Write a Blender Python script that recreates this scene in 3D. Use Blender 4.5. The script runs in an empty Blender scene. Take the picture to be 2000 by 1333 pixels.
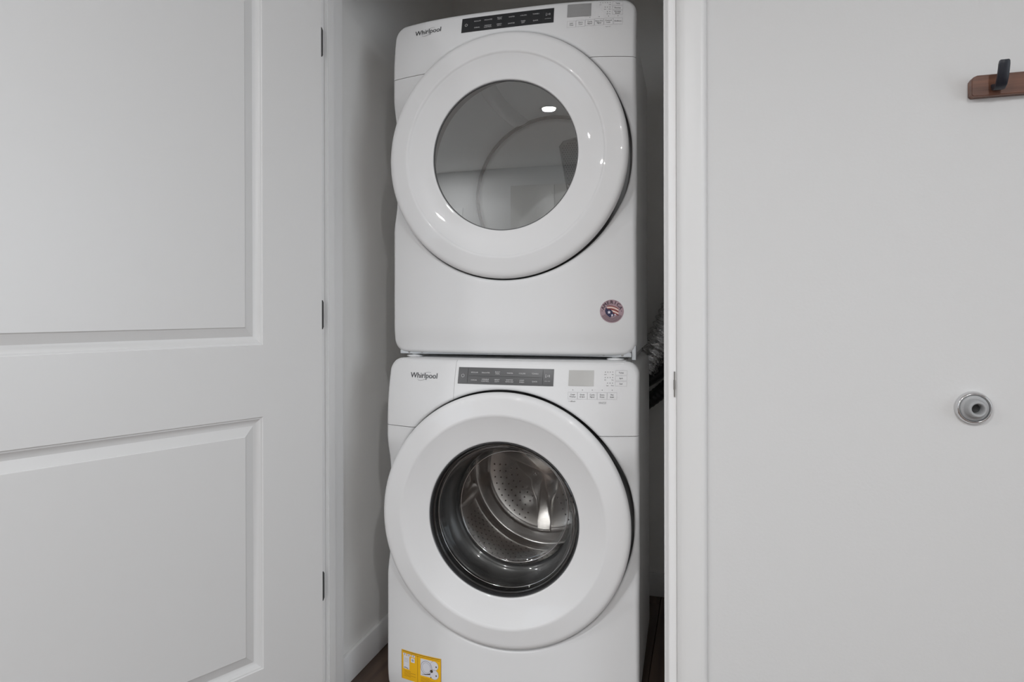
import bpy, bmesh, math, random
from mathutils import Vector, Matrix
random.seed(7)
PI = math.pi
scn = bpy.context.scene
COL = scn.collection

# ---------------------------------------------------------------- camera
yaw, pitch, roll = math.radians(16.59), math.radians(0.11), math.radians(-0.126)
Rz = Matrix.Rotation(yaw, 3, 'Z')
base = Matrix(((1, 0, 0), (0, 0, -1), (0, 1, 0)))
Rx = Matrix(((1, 0, 0), (0, math.cos(pitch), -math.sin(pitch)), (0, math.sin(pitch), math.cos(pitch))))
Rr = Matrix(((math.cos(roll), -math.sin(roll), 0), (math.sin(roll), math.cos(roll), 0), (0, 0, 1)))
R = Rr @ Rx @ base @ Rz.transposed()
camd = bpy.data.cameras.new('camera')
camd.sensor_fit = 'HORIZONTAL'
camd.sensor_width = 36
camd.lens = 1276 * 36 / 2000
camd.shift_y = -62.7 / 2000
camd.clip_start = 0.02
cam = bpy.data.objects.new('camera', camd)
COL.objects.link(cam)
m3 = Matrix((R[0], -R[1], -R[2])).transposed()
cam.matrix_world = Matrix.Translation((0, -1.53, 1.115)) @ m3.to_4x4()
scn.camera = cam

# ---------------------------------------------------------------- light and exposure
scn.view_settings.view_transform = 'Standard'
scn.view_settings.look = 'None'
scn.view_settings.gamma = 1
scn.view_settings.use_curve_mapping = False
scn.view_settings.exposure = 0.0
scn.cycles.max_bounces = 16
scn.cycles.diffuse_bounces = 12
scn.cycles.transparent_max_bounces = 16
world = bpy.data.worlds.new('world')
scn.world = world
world.use_nodes = True
bg = world.node_tree.nodes['Background']
bg.inputs[0].default_value = (0.80, 0.90, 1.0, 1)
bg.inputs[1].default_value = 1.6
CEIL = 2.50


def area(name, loc, rot, sx, sy, power, col=(1, 1, 1), shape='RECTANGLE', spread=PI):
    l = bpy.data.lights.new(name, 'AREA')
    l.shape = shape
    l.size = sx
    l.size_y = sy
    l.energy = power
    l.color = col
    l.spread = spread
    o = bpy.data.objects.new(name, l)
    COL.objects.link(o)
    o.location = loc
    o.rotation_euler = rot
    return o


# daylight through the back window, then fill from an added unseen right window
area('window_and_fill_daylight', (-3.1, -4.66, 1.45), (PI / 2, 0, 0), 1.5, 1.05, 17, (0.95, 0.98, 1.0))
area('window_and_fill_daylight', (2.76, -2.2, 1.40), (PI / 2, 0, PI / 2), 2.3, 1.5, 33, (0.97, 0.985, 1.0))  # added source, lights jamb, closet and door from the right
DOWNLIGHTS = [(-0.80, -2.38), (0.75, -2.35), (-2.45, -2.35), (0.75, -3.8), (-2.45, -3.8)]
for dx, dy in DOWNLIGHTS:
    area('downlight_beam', (dx, dy, CEIL - 0.012), (0, 0, 0), 0.10, 0.10, 27, (0.972, 0.985, 1.0), 'DISK')


# ---------------------------------------------------------------- materials
def mat(name, col, rough=0.5, metal=0.0, coat=0.0, spec=0.5, bump=None, var=0.0, noise_scale=30, emis=None, coat_rough=0.05):
    m = bpy.data.materials.new(name)
    m.use_nodes = True
    nt = m.node_tree
    p = nt.nodes['Principled BSDF']
    p.inputs['Base Color'].default_value = (*col, 1)
    p.inputs['Roughness'].default_value = rough
    p.inputs['Metallic'].default_value = metal
    p.inputs['Coat Weight'].default_value = coat
    p.inputs['Coat Roughness'].default_value = coat_rough
    p.inputs['Specular IOR Level'].default_value = spec
    if emis:
        p.inputs['Emission Color'].default_value = (*emis[0], 1)
        p.inputs['Emission Strength'].default_value = emis[1]
    if bump or var:
        tc = nt.nodes.new('ShaderNodeTexCoord')
        n = nt.nodes.new('ShaderNodeTexNoise')
        n.inputs['Scale'].default_value = noise_scale
        n.inputs['Detail'].default_value = 5
        nt.links.new(tc.outputs['Object'], n.inputs['Vector'])
        if bump:
            b = nt.nodes.new('ShaderNodeBump')
            b.inputs['Strength'].default_value = bump
            b.inputs['Distance'].default_value = 0.002
            nt.links.new(n.outputs['Fac'], b.inputs['Height'])
            nt.links.new(b.outputs['Normal'], p.inputs['Normal'])
        if var:
            mx = nt.nodes.new('ShaderNodeMix')
            mx.data_type = 'RGBA'
            mx.inputs[6].default_value = (*[c * (1 - var) for c in col], 1)
            mx.inputs[7].default_value = (*[min(1, c * (1 + var)) for c in col], 1)
            nt.links.new(n.outputs['Fac'], mx.inputs[0])
            nt.links.new(mx.outputs[2], p.inputs['Base Color'])
    return m


def glass_mat(name, tint, ior=1.5, fres_gain=1.0, rough=0.0):
    m = bpy.data.materials.new(name)
    m.use_nodes = True
    nt = m.node_tree
    nt.nodes.clear()
    out = nt.nodes.new('ShaderNodeOutputMaterial')
    tr = nt.nodes.new('ShaderNodeBsdfTransparent')
    tr.inputs[0].default_value = (*tint, 1)
    gl = nt.nodes.new('ShaderNodeBsdfGlossy')
    gl.inputs['Roughness'].default_value = rough
    fr = nt.nodes.new('ShaderNodeFresnel')
    fr.inputs[0].default_value = ior
    mu = nt.nodes.new('ShaderNodeMath')
    mu.operation = 'MULTIPLY'
    mu.use_clamp = True
    mu.inputs[1].default_value = fres_gain
    mx = nt.nodes.new('ShaderNodeMixShader')
    nt.links.new(fr.outputs[0], mu.inputs[0])
    nt.links.new(mu.outputs[0], mx.inputs[0])
    nt.links.new(tr.outputs[0], mx.inputs[1])
    nt.links.new(gl.outputs[0], mx.inputs[2])
    nt.links.new(mx.outputs[0], out.inputs[0])
    return m


def wood_mat(name, c1, c2, axis='X', scale=1.0, rough=0.35):
    m = bpy.data.materials.new(name)
    m.use_nodes = True
    nt = m.node_tree
    p = nt.nodes['Principled BSDF']
    p.inputs['Roughness'].default_value = rough
    tc = nt.nodes.new('ShaderNodeTexCoord')
    mp = nt.nodes.new('ShaderNodeMapping')
    s = [28 * scale] * 3
    s['XYZ'.index(axis)] = 2.2 * scale
    mp.inputs['Scale'].default_value = s
    n = nt.nodes.new('ShaderNodeTexNoise')
    n.inputs['Scale'].default_value = 1.6
    n.inputs['Detail'].default_value = 8
    n.inputs['Distortion'].default_value = 0.6
    rp = nt.nodes.new('ShaderNodeValToRGB')
    rp.color_ramp.elements[0].position = 0.32
    rp.color_ramp.elements[0].color = (*c1, 1)
    rp.color_ramp.elements[1].position = 0.72
    rp.color_ramp.elements[1].color = (*c2, 1)
    oi = nt.nodes.new('ShaderNodeObjectInfo')
    hs = nt.nodes.new('ShaderNodeHueSaturation')
    mr = nt.nodes.new('ShaderNodeMapRange')
    mr.inputs[3].default_value = 0.8
    mr.inputs[4].default_value = 1.2
    va = nt.nodes.new('ShaderNodeVectorMath')
    nt.links.new(tc.outputs['Object'], mp.inputs[0])
    nt.links.new(mp.outputs[0], va.inputs[0])
    cm = nt.nodes.new('ShaderNodeCombineXYZ')
    ml = nt.nodes.new('ShaderNodeMath')
    ml.operation = 'MULTIPLY'
    ml.inputs[1].default_value = 31.0
    nt.links.new(oi.outputs['Random'], ml.inputs[0])
    nt.links.new(ml.outputs[0], cm.inputs[0])
    nt.links.new(cm.outputs[0], va.inputs[1])
    nt.links.new(va.outputs[0], n.inputs['Vector'])
    nt.links.new(n.outputs['Fac'], rp.inputs[0])
    nt.links.new(rp.outputs[0], hs.inputs['Color'])
    nt.links.new(oi.outputs['Random'], mr.inputs[0])
    nt.links.new(mr.outputs[0], hs.inputs['Value'])
    nt.links.new(hs.outputs[0], p.inputs['Base Color'])
    return m


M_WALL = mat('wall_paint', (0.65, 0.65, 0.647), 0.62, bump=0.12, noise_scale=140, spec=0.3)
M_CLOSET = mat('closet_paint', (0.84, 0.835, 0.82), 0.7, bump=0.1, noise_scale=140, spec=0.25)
M_CEIL = mat('ceiling_paint', (0.87, 0.87, 0.86), 0.8)
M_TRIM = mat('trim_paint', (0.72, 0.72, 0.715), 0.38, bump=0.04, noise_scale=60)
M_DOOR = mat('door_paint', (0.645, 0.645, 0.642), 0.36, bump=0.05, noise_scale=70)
M_TRIM_LIT = mat('trim_paint_lit', (0.81, 0.81, 0.807), 0.38, bump=0.04, noise_scale=60)  # trim paint lightened, so the dim jamb carries extra light in its colour
M_BASEB = mat('baseboard_paint', (0.74, 0.74, 0.74), 0.4)
M_WHITE = mat('white_enamel', (0.70, 0.702, 0.705), 0.45, spec=0.25, coat=0.0, coat_rough=0.06)
M_RING = mat('white_gloss_plastic', (0.695, 0.695, 0.697), 0.30, spec=0.15, coat=0.45, coat_rough=0.02)
M_STEELW = mat('cabinet_painted_steel', (0.80, 0.80, 0.80), 0.35, bump=0.05, noise_scale=90)
M_SEAM = mat('seam_shadow_plastic', (0.10, 0.10, 0.10), 0.7)
M_STRIP = mat('charcoal_gloss_panel', (0.020, 0.021, 0.023), 0.30)
M_STRIPW = mat('charcoal_satin_panel', (0.045, 0.045, 0.047), 0.34)
M_PRINT_L = mat('pale_print', (0.62, 0.62, 0.62), 0.6)
M_PRINT_D = mat('dark_print', (0.055, 0.056, 0.06), 0.6)
M_PRINT_M = mat('grey_print', (0.40, 0.40, 0.41), 0.6)
M_LOGO = mat('logo_print', (0.035, 0.037, 0.042), 0.4)
M_DISPD = mat('display_grey', (0.31, 0.31, 0.31), 0.3)
M_DISPW = mat('display_pale', (0.42, 0.415, 0.40), 0.3)
M_RUBBER = mat('grey_rubber', (0.11, 0.11, 0.11), 0.30, coat=0.4)
M_BEZEL = mat('dark_bezel', (0.025, 0.025, 0.026), 0.12, coat=0.6)
M_STEEL = mat('stainless', (0.70, 0.69, 0.68), 0.27, 1.0, bump=0.03, noise_scale=12)
M_STEEL2 = mat('stainless_raised', (0.82, 0.80, 0.78), 0.25, 1.0)
M_HOLE = mat('drum_hole', (0.01, 0.01, 0.01), 0.9)
M_DRUM = mat('drum_enamel', (0.90, 0.92, 0.92), 0.30, coat=0.3)
M_DRUMB = mat('bulkhead_enamel', (0.92, 0.92, 0.91), 0.34, coat=0.2)
M_GROOVE = mat('felt_seal', (0.03, 0.03, 0.03), 0.9)
M_GRILLE = mat('grille_plastic', (0.20, 0.20, 0.20), 0.45)
M_GLASS_D = glass_mat('dryer_window_glass', (0.965, 0.975, 0.98), 1.5, 7.0)
M_GLASS_W = glass_mat('washer_bowl_glass', (0.92, 0.92, 0.91), 1.5, 2.5)
M_NICKEL = mat('satin_nickel', (0.40, 0.395, 0.385), 0.32, 1.0)
M_DARKN = mat('dark_nickel', (0.10, 0.10, 0.10), 0.35, 0.8)
M_CHROME = mat('chrome', (0.72, 0.72, 0.73), 0.10, 1.0)
M_BUMPR = mat('grey_bumper_rubber', (0.36, 0.365, 0.37), 0.55)
M_BUMPH = mat('screw_recess', (0.05, 0.05, 0.05), 0.6)
M_WALNUT = wood_mat('walnut', (0.055, 0.020, 0.012), (0.20, 0.085, 0.048), 'X', 1.4, 0.4)
M_FLOOR = wood_mat('dark_floor_wood', (0.060, 0.036, 0.026), (0.16, 0.105, 0.075), 'Y', 0.6, 0.35)
M_BLACKM = mat('black_metal', (0.012, 0.014, 0.022), 0.35)
M_FOIL = mat('duct_foil', (0.80, 0.80, 0.81), 0.20, 1.0, bump=1.0, noise_scale=110)
M_HOSE = mat('black_hose', (0.010, 0.010, 0.011), 0.35)
M_HOSEG = mat('charcoal_hose', (0.035, 0.035, 0.040), 0.4)
M_FOOT = mat('foot_plastic', (0.85, 0.85, 0.85), 0.4)
M_FRAME = mat('base_frame_metal', (0.55, 0.57, 0.59), 0.3, 0.4)
M_YELLOW = mat('label_yellow', (0.86, 0.47, 0.008), 0.5)
M_LBLW = mat('label_white', (0.70, 0.70, 0.74), 0.5)
M_LBLK = mat('label_ink', (0.06, 0.045, 0.03), 0.6)
M_LBLO = mat('label_rust_ink', (0.30, 0.12, 0.01), 0.6)
M_LBLGR = mat('label_line_grey', (0.36, 0.36, 0.42), 0.6)
M_STK = mat('badge_mauve', (0.36, 0.25, 0.28), 0.35, var=0.18, noise_scale=25)
M_STKR = mat('badge_red', (0.22, 0.035, 0.035), 0.4)
M_STKP = mat('badge_cream', (0.72, 0.55, 0.50), 0.4)
M_STKN = mat('badge_navy', (0.018, 0.016, 0.06), 0.4)
M_STKW = mat('badge_white', (0.72, 0.68, 0.78), 0.4)
M_STKD = mat('badge_ink', (0.06, 0.03, 0.045), 0.4)
M_TAUPE = mat('taupe_cabinet', (0.36, 0.345, 0.325), 0.4)
M_EMIT = mat('lamp_disc', (1, 1, 1), 0.5, emis=((1.0, 0.97, 0.93), 14.0))
M_PANE = glass_mat('window_pane', (0.95, 0.96, 0.97), 1.45, 1.0)


# ---------------------------------------------------------------- helpers
def finish(name, bm, m, parent=None, smooth=False, mats=None, auto=None):
    me = bpy.data.meshes.new(name)
    bmesh.ops.recalc_face_normals(bm, faces=bm.faces) if auto != 'keep' else None
    bm.to_mesh(me)
    bm.free()
    for mm in (mats or [m]):
        me.materials.append(mm)
    if smooth:
        me.polygons.foreach_set('use_smooth', [True] * len(me.polygons))
        if smooth != 'all':
            me.set_sharp_from_angle(angle=math.radians(smooth if isinstance(smooth, (int, float)) and smooth > 1 else 35))
    o = bpy.data.objects.new(name, me)
    COL.objects.link(o)
    if parent:
        o.parent = parent
    return o


def tag(o, label=None, cat=None, group=None, kind=None):
    if label: o['label'] = label
    if cat: o['category'] = cat
    if group: o['group'] = group
    if kind: o['kind'] = kind
    return o


def empty(name, loc, rz=0):
    o = bpy.data.objects.new(name, None)
    COL.objects.link(o)
    o.location = loc
    o.rotation_euler = (0, 0, rz)
    return o


def box(bm, x0, x1, y0, y1, z0, z1):
    vs = [bm.verts.new(p) for p in ((x0, y0, z0), (x1, y0, z0), (x1, y1, z0), (x0, y1, z0), (x0, y0, z1), (x1, y0, z1), (x1, y1, z1), (x0, y1, z1))]
    for f in ((0, 3, 2, 1), (4, 5, 6, 7), (0, 1, 5, 4), (1, 2, 6, 5), (2, 3, 7, 6), (3, 0, 4, 7)):
        bm.faces.new([vs[i] for i in f])
    return vs


def boxobj(name, dims, m, parent=None, bevel=0.0, seg=2):
    bm = bmesh.new()
    box(bm, *dims)
    if bevel:
        bmesh.ops.bevel(bm, geom=bm.edges[:], offset=bevel, segments=seg, affect='EDGES', profile=0.5)
    return finish(name, bm, m, parent, smooth=35 if bevel else False)


def lathe(bm, prof, n=96, c=(0, 0), axis='Y', close=False):
    """prof: list of (r, a). axis Y: ring lies in xz plane around centre c=(x,z)."""
    rings = []
    for r, a in prof:
        if r < 1e-6:
            P = (c[0], a, c[1]) if axis == 'Y' else (c[0], c[1], a)
            rings.append([bm.verts.new(P)])
            continue
        ring = []
        for i in range(n):
            t = 2 * PI * i / n
            u, v = r * math.cos(t), r * math.sin(t)
            ring.append(bm.verts.new((c[0] + u, a, c[1] + v) if axis == 'Y' else (c[0] + u, c[1] + v, a)))
        rings.append(ring)
    pairs = list(zip(rings[:-1], rings[1:]))
    if close:
        pairs.append((rings[-1], rings[0]))
    for A, B in pairs:
        if len(A) == 1 and len(B) == 1:
            continue
        for i in range(n):
            j = (i + 1) % n
            if len(A) == 1:
                bm.faces.new((A[0], B[i], B[j]))
            elif len(B) == 1:
                bm.faces.new((A[i], B[0], A[j]))
            else:
                bm.faces.new((A[i], B[i], B[j], A[j]))


def tube(bm, pts, rad, n=16, cap=True):
    """rad: number or list per point"""
    pts = [Vector(p) for p in pts]
    rings = []
    ref = Vector((0, 1, 0))
    for k, p in enumerate(pts):
        d = (pts[min(k + 1, len(pts) - 1)] - pts[max(k - 1, 0)]).normalized()
        a = d.cross(ref)
        if a.length < 1e-3:
            a = d.cross(Vector((1, 0, 0)))
        a.normalize()
        b = d.cross(a).normalized()
        r = rad[k] if isinstance(rad, (list, tuple)) else rad
        rings.append([bm.verts.new(p + (a * math.cos(2 * PI * i / n) + b * math.sin(2 * PI * i / n)) * r) for i in range(n)])
    for A, B in zip(rings[:-1], rings[1:]):
        for i in range(n):
            bm.faces.new((A[i], A[(i + 1) % n], B[(i + 1) % n], B[i]))
    if cap:
        bm.faces.new(rings[0][::-1])
        bm.faces.new(rings[-1])


def bezier(p0, p1, p2, p3, n):
    P = [Vector(q) for q in (p0, p1, p2, p3)]
    out = []
    for i in range(n + 1):
        t = i / n
        out.append(P[0] * (1 - t) ** 3 + P[1] * 3 * t * (1 - t) ** 2 + P[2] * 3 * t * t * (1 - t) + P[3] * t ** 3)
    return out


# ---------------------------------------------------------------- setting
WT = 0.134            # wall thickness at the closet opening
JL, JR = -1.003, -0.084   # jamb inner faces
XL, XR, YB = -4.2, 2.7, -4.6


def struct(name, o, label, cat):
    return tag(o, label, cat, kind='structure')


# floor: slab plus planks near the closet
fl = boxobj('floor', (XL - 0.1, XR + 0.1, YB - 0.1, 1.2, -0.06, -0.012), M_FLOOR)
struct('floor', fl, 'dark brown wood plank floor seen at foot of the closet', 'floor')
bm = bmesh.new()
pw = 0.148
box(bm, 0, pw - 0.002, 0, 1.2, -0.012, 0)
bmesh.ops.bevel(bm, geom=[e for e in bm.edges if all(v.co.z > -0.001 for v in e.verts)], offset=0.0015, segments=1, affect='EDGES')
pl0 = None
for i in range(-14, 9):
    for j in range(-2, 2):
        x = -0.02 + i * pw
        y = j * 1.202 - 0.04 + ((i * 7) % 5) * 0.22 - 0.4
        if y > 1.05: continue
        if pl0 is None:
            pl0 = finish('plank', bm, M_FLOOR, fl)
            p = pl0
        else:
            p = pl0.copy()
            COL.objects.link(p)
        p.location = (x, y, 0)

# front wall (around the opening)
bm = bmesh.new()
box(bm, XL - 0.1, JL - 0.019, 0, WT, 0, CEIL)
box(bm, JR + 0.019, XR + 0.1, 0, WT, 0, CEIL)
box(bm, JL - 0.019, JR + 0.019, 0, WT, 2.069, CEIL)
struct('', finish('wall_front', bm, M_WALL), 'smooth pale grey painted wall right of the closet opening', 'wall')
# closet shell
CXL, CXR, CYB = -1.03, 0.03, 1.05
for nm, d, lb in (('wall_left', (CXL - 0.1, CXL, WT, CYB + 0.1, 0, CEIL), 'closet side wall left of the stacked machines'),
                  ('wall_right', (CXR, CXR + 0.1, WT, CYB + 0.1, 0, CEIL), 'closet side wall hidden right of the machines'),
                  ('wall_back', (CXL, CXR, CYB, CYB + 0.1, 0, CEIL), 'shadowed closet back wall behind the machines')):
    struct('', boxobj(nm, d, M_CLOSET), lb, 'wall')
# room behind the camera (lights the scene, mirrored in the glass)
struct('', boxobj('wall_room_left', (XL - 0.1, XL, YB, 0, 0, CEIL), M_WALL), 'far left wall of the room behind the camera', 'wall')
bm = bmesh.new()
W1 = (-3.9, -2.3, 0.9, 2.02)
W2_ADDED = (-3.4, -1.0, 0.6, 2.2)   # in y; unseen window added on the right wall for side light
ya, yb = YB - 0.1, YB
xs = [XL - 0.1, W1[0], W1[1], XR + 0.1]
for i in (0, 2):
    box(bm, xs[i], xs[i + 1], ya, yb, 0, CEIL)
w = W1
box(bm, w[0], w[1], ya, yb, 0, w[2])
box(bm, w[0], w[1], ya, yb, w[3], CEIL)
struct('', finish('wall_room_back', bm, M_WALL), 'window wall of the room behind the camera', 'wall')
bm = bmesh.new()
w = W2_ADDED
box(bm, XR, XR + 0.1, YB, w[0], 0, CEIL)
box(bm, XR, XR + 0.1, w[1], 0, 0, CEIL)
box(bm, XR, XR + 0.1, w[0], w[1], 0, w[2])
box(bm, XR, XR + 0.1, w[0], w[1], w[3], CEIL)
struct('', finish('wall_room_right', bm, M_WALL), 'right room wall beside the camera, opened for the added window', 'wall')
for k, w in enumerate((W1, W2_ADDED)):
    bm = bmesh.new()
    t = 0.05
    box(bm, w[0], w[0] + t, ya, yb + 0.01, w[2], w[3])
    box(bm, w[1] - t, w[1], ya, yb + 0.01, w[2], w[3])
    box(bm, w[0] + t, w[1] - t, ya, yb + 0.01, w[2], w[2] + t)
    box(bm, w[0] + t, w[1] - t, ya, yb + 0.01, w[3] - t, w[3])
    xm = (w[0] + w[1]) / 2
    box(bm, xm - 0.02, xm + 0.02, ya + 0.02, yb, w[2] + t, w[3] - t)
    if k == 1:   # turn the back-wall layout onto the right wall
        for v in bm.verts:
            x, y, z = v.co
            v.co = (XR + (yb - y), x, z)
    wo = finish('window_%d' % (k + 1), bm, M_TRIM)
    struct('', wo, ['white window mirrored at lower left of the dryer glass', 'unseen wide window added in the right wall for side light'][k], 'window')
    if k == 0:
        boxobj('pane', (w[0] + t, w[1] - t, ya + 0.04, ya + 0.046, w[2] + t, w[3] - t), M_PANE, wo)
    else:
        boxobj('pane', (XR + 0.054, XR + 0.060, w[0] + t, w[1] - t, w[2] + t, w[3] - t), M_PANE, wo)
struct('', boxobj('ceiling', (XL - 0.1, XR + 0.1, YB - 0.1, CYB + 0.1, CEIL, CEIL + 0.08), M_CEIL), 'flat white ceiling over room and closet', 'ceiling')

# baseboards
def baseboard(name, dims, lb):
    struct('', boxobj(name, dims, M_BASEB, bevel=0.003), lb, 'baseboard')
baseboard('baseboard_left', (CXL, CXL + 0.013, WT, CYB, 0, 0.089), 'painted baseboard along the left closet side wall')
baseboard('baseboard_back', (CXL + 0.013, CXR, CYB - 0.013, CYB, 0, 0.089), 'painted baseboard along the shadowed closet back wall')
baseboard('baseboard_front', (0.004, XR, -0.013, 0, 0, 0.089), 'baseboard under the wall right of the casing')

# door frame: jambs, stops, casing
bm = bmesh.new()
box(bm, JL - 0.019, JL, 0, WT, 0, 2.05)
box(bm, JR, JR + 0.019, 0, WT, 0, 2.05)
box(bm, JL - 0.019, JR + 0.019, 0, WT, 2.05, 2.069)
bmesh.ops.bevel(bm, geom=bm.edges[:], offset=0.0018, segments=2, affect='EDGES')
tr = struct('', finish('trim_1', bm, M_TRIM_LIT, smooth=35), 'white painted door jamb lining the closet opening', 'door frame')
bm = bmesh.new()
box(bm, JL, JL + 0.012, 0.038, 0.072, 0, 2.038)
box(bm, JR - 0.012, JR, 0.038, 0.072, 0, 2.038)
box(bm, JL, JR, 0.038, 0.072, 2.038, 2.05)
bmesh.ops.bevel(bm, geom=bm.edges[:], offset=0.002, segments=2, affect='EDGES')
finish('door_stop', bm, M_TRIM_LIT, tr, smooth=35)


def casing_mesh(xi, xo, name):
    """vertical flat casing, inner edge xi, outer edge xo, rounded outer edge"""
    s = 1 if xo > xi else -1
    prof = [(xi, 0.0), (xi, -0.0015), (xi + s * 0.002, -0.0045), (xi + s * 0.012, -0.0095), (xi + s * 0.022, -0.0120), (xo - s * 0.014, -0.0145), (xo - s * 0.009, -0.0142), (xo - s * 0.005, -0.0125), (xo - s * 0.002, -0.009), (xo, -0.004), (xo, 0.0)]
    bm = bmesh.new()
    lo = [bm.verts.new((x, y, 0)) for x, y in prof]
    hi = [bm.verts.new((x, y, 2.13)) for x, y in prof]
    for i in range(len(prof) - 1):
        bm.faces.new((lo[i], lo[i + 1], hi[i + 1], hi[i]))
    bm.faces.new(lo)
    bm.faces.new(hi[::-1])
    return bm


cs = struct('', finish('trim_2', casing_mesh(JR + 0.0185, 0.001, 'r'), M_TRIM, smooth=40), 'flat white casing on the right edge of the opening', 'door frame')
cs2 = struct('', finish('trim_3', casing_mesh(JL - 0.021, JL - 0.085, 'l'), M_TRIM, smooth=40), 'white casing on the left edge hidden behind the open door', 'door frame')
cs3 = struct('', boxobj('trim_4', (JL - 0.021, JR + 0.021, -0.014, 0, 2.071, 2.13), M_TRIM, bevel=0.002), 'white casing across the head of the closet opening', 'door frame')

# latch strike plate on the right jamb
st = empty('strike_plate', (JR + 0.0135, -0.0006, 0.94))
bm = bmesh.new()
box(bm, -0.0012, 0.0018, -0.0016, 0.0004, -0.029, 0.029)
box(bm, -0.0020, 0.0024, -0.0028, 0.0004, -0.012, 0.010)
bmesh.ops.bevel(bm, geom=bm.edges[:], offset=0.0004, segments=1, affect='EDGES')
finish('plate', bm, M_NICKEL, st)
st.parent = tr
tag(st, 'small metal latch strike lip')

# ------------------------------------------------ the open panel door
DW, DT = 0.905, 0.035
TH = math.radians(25.3)
dd = Vector((-math.sin(TH), -math.cos(TH), 0))    # along the door, away from hinge
dn = Vector((math.cos(TH), -math.sin(TH), 0))     # visible face normal
d0 = Vector((-0.9706, -0.025, 0))


def moulded_face(bm, W, H0, H1, panels, sgn, y0):
    """face in (s,z) at depth y0; sgn +1 -> outward is +n. Returns nothing"""
    prof = [(0, 0), (0.002, -0.0022), (0.005, -0.0030), (0.006, -0.0040), (0.017, -0.0095), (0.021, -0.0102), (0.024, -0.0092), (0.0425, -0.0028), (0.0445, -0.0008)]

    def V(s, z, h):
        return bm.verts.new((s, y0 + sgn * h, z))
    xs = [0, panels[0][0], panels[0][1], W]
    zs = sorted({H0, H1, *[p[2] for p in panels], *[p[3] for p in panels]})
    grid = {(x, z): V(x, z, 0) for x in xs for z in zs}
    for i in range(3):
        for j in range(len(zs) - 1):
            inside = i == 1 and any(abs(p[2] - zs[j]) < 1e-6 for p in panels)
            if inside:
                p = [q for q in panels if abs(q[2] - zs[j]) < 1e-6][0]
                prev = [grid[(xs[1], zs[j])], grid[(xs[2], zs[j])], grid[(xs[2], zs[j + 1])], grid[(xs[1], zs[j + 1])]]
                for d, h in prof[1:]:
                    cur = [V(p[0] + d, p[2] + d, h), V(p[1] - d, p[2] + d, h), V(p[1] - d, p[3] - d, h), V(p[0] + d, p[3] - d, h)]
                    for k in range(4):
                        bm.faces.new((prev[k], prev[(k + 1) % 4], cur[(k + 1) % 4], cur[k]))
                    prev = cur
                bm.faces.new(prev)
            else:
                bm.faces.new((grid[(xs[i], zs[j])], grid[(xs[i + 1], zs[j])], grid[(xs[i + 1], zs[j + 1])], grid[(xs[i], zs[j + 1])]))
    return grid, xs, zs


panels = [(0.1632, DW - 0.1632, 0.2320, 0.8495), (0.1632, DW - 0.1632, 1.0250, 1.895)]
bm = bmesh.new()
g1, xs_, zs_ = moulded_face(bm, DW, 0.012, 2.042, panels, 1, 0)
g2, _, _ = moulded_face(bm, DW, 0.012, 2.042, panels, -1, -DT)
for A in ([(0, z) for z in zs_], [(DW, z) for z in zs_], [(x, 0.012) for x in xs_], [(x, 2.042) for x in xs_]):
    for a, b in zip(A[:-1], A[1:]):
        bm.faces.new((g1[a], g1[b], g2[b], g2[a]))
# local axes: x = along door, y = face normal, z up
door = finish('door_1', bm, M_DOOR, smooth=22)
door.matrix_world = Matrix(((dd.x, dn.x, 0, d0.x), (dd.y, dn.y, 0, d0.y), (0, 0, 1, 0), (0, 0, 0, 1)))
tag(door, 'white two panel door standing open at left of the closet', 'door', kind='structure')
for zc in (1.839, 1.097, 0.3575):
    h = empty('hinge', (0, 0, 0))
    h.parent = tr
    bm = bmesh.new()
    # jamb leaf set in the jamb face, chamfered corners
    hh = 0.0395
    pts = [(0.000, -hh), (0.0275, -hh), (0.0325, -hh + 0.006), (0.0325, hh - 0.006), (0.0275, hh), (0.000, hh)]
    a = [bm.verts.new((JL + 0.0014, y, zc + z)) for y, z in pts]
    b = [bm.verts.new((JL - 0.001, y, zc + z)) for y, z in pts]
    bm.faces.new(a)
    bm.faces.new(b[::-1])
    for i in range(6):
        bm.faces.new((a[i], a[(i + 1) % 6], b[(i + 1) % 6], b[i]))
    finish('leaf', bm, M_DARKN, h)
    bm = bmesh.new()
    lathe(bm, [(0, zc - 0.042), (0.0058, zc - 0.041), (0.0058, zc + 0.041), (0, zc + 0.042)], 20, (JL - 0.0035, -0.0075), 'Z')
    finish('knuckle', bm, M_NICKEL, h, smooth=35)

# ------------------------------------------------ appliances
HW = 0.349      # half width of the front
ROT = math.radians(1.5)


def sm(a, b, x):
    t = min(1.0, max(0.0, (x - a) / (b - a)))
    return t * t * (3 - 2 * t)


FONT_CACHE = {}


def text_geo(s, size):
    key = s
    if key not in FONT_CACHE:
        c = bpy.data.curves.new('t', 'FONT')
        c.body = s
        c.size = 1
        c.align_x = 'CENTER'
        c.align_y = 'CENTER'
        c.space_line = 0.95
        c.resolution_u = 3
        c.fill_mode = 'FRONT'
        o = bpy.data.objects.new('t', c)
        COL.objects.link(o)
        bpy.context.view_layer.update()
        me = o.to_mesh()
        vs = [(v.co.x, v.co.y) for v in me.vertices]
        fs = [list(p.vertices) for p in me.polygons]
        o.to_mesh_clear()
        bpy.data.objects.remove(o)
        bpy.data.curves.remove(c)
        FONT_CACHE[key] = (vs, fs)
    vs, fs = FONT_CACHE[key]
    return [(x * size, y * size) for x, y in vs], fs


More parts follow.
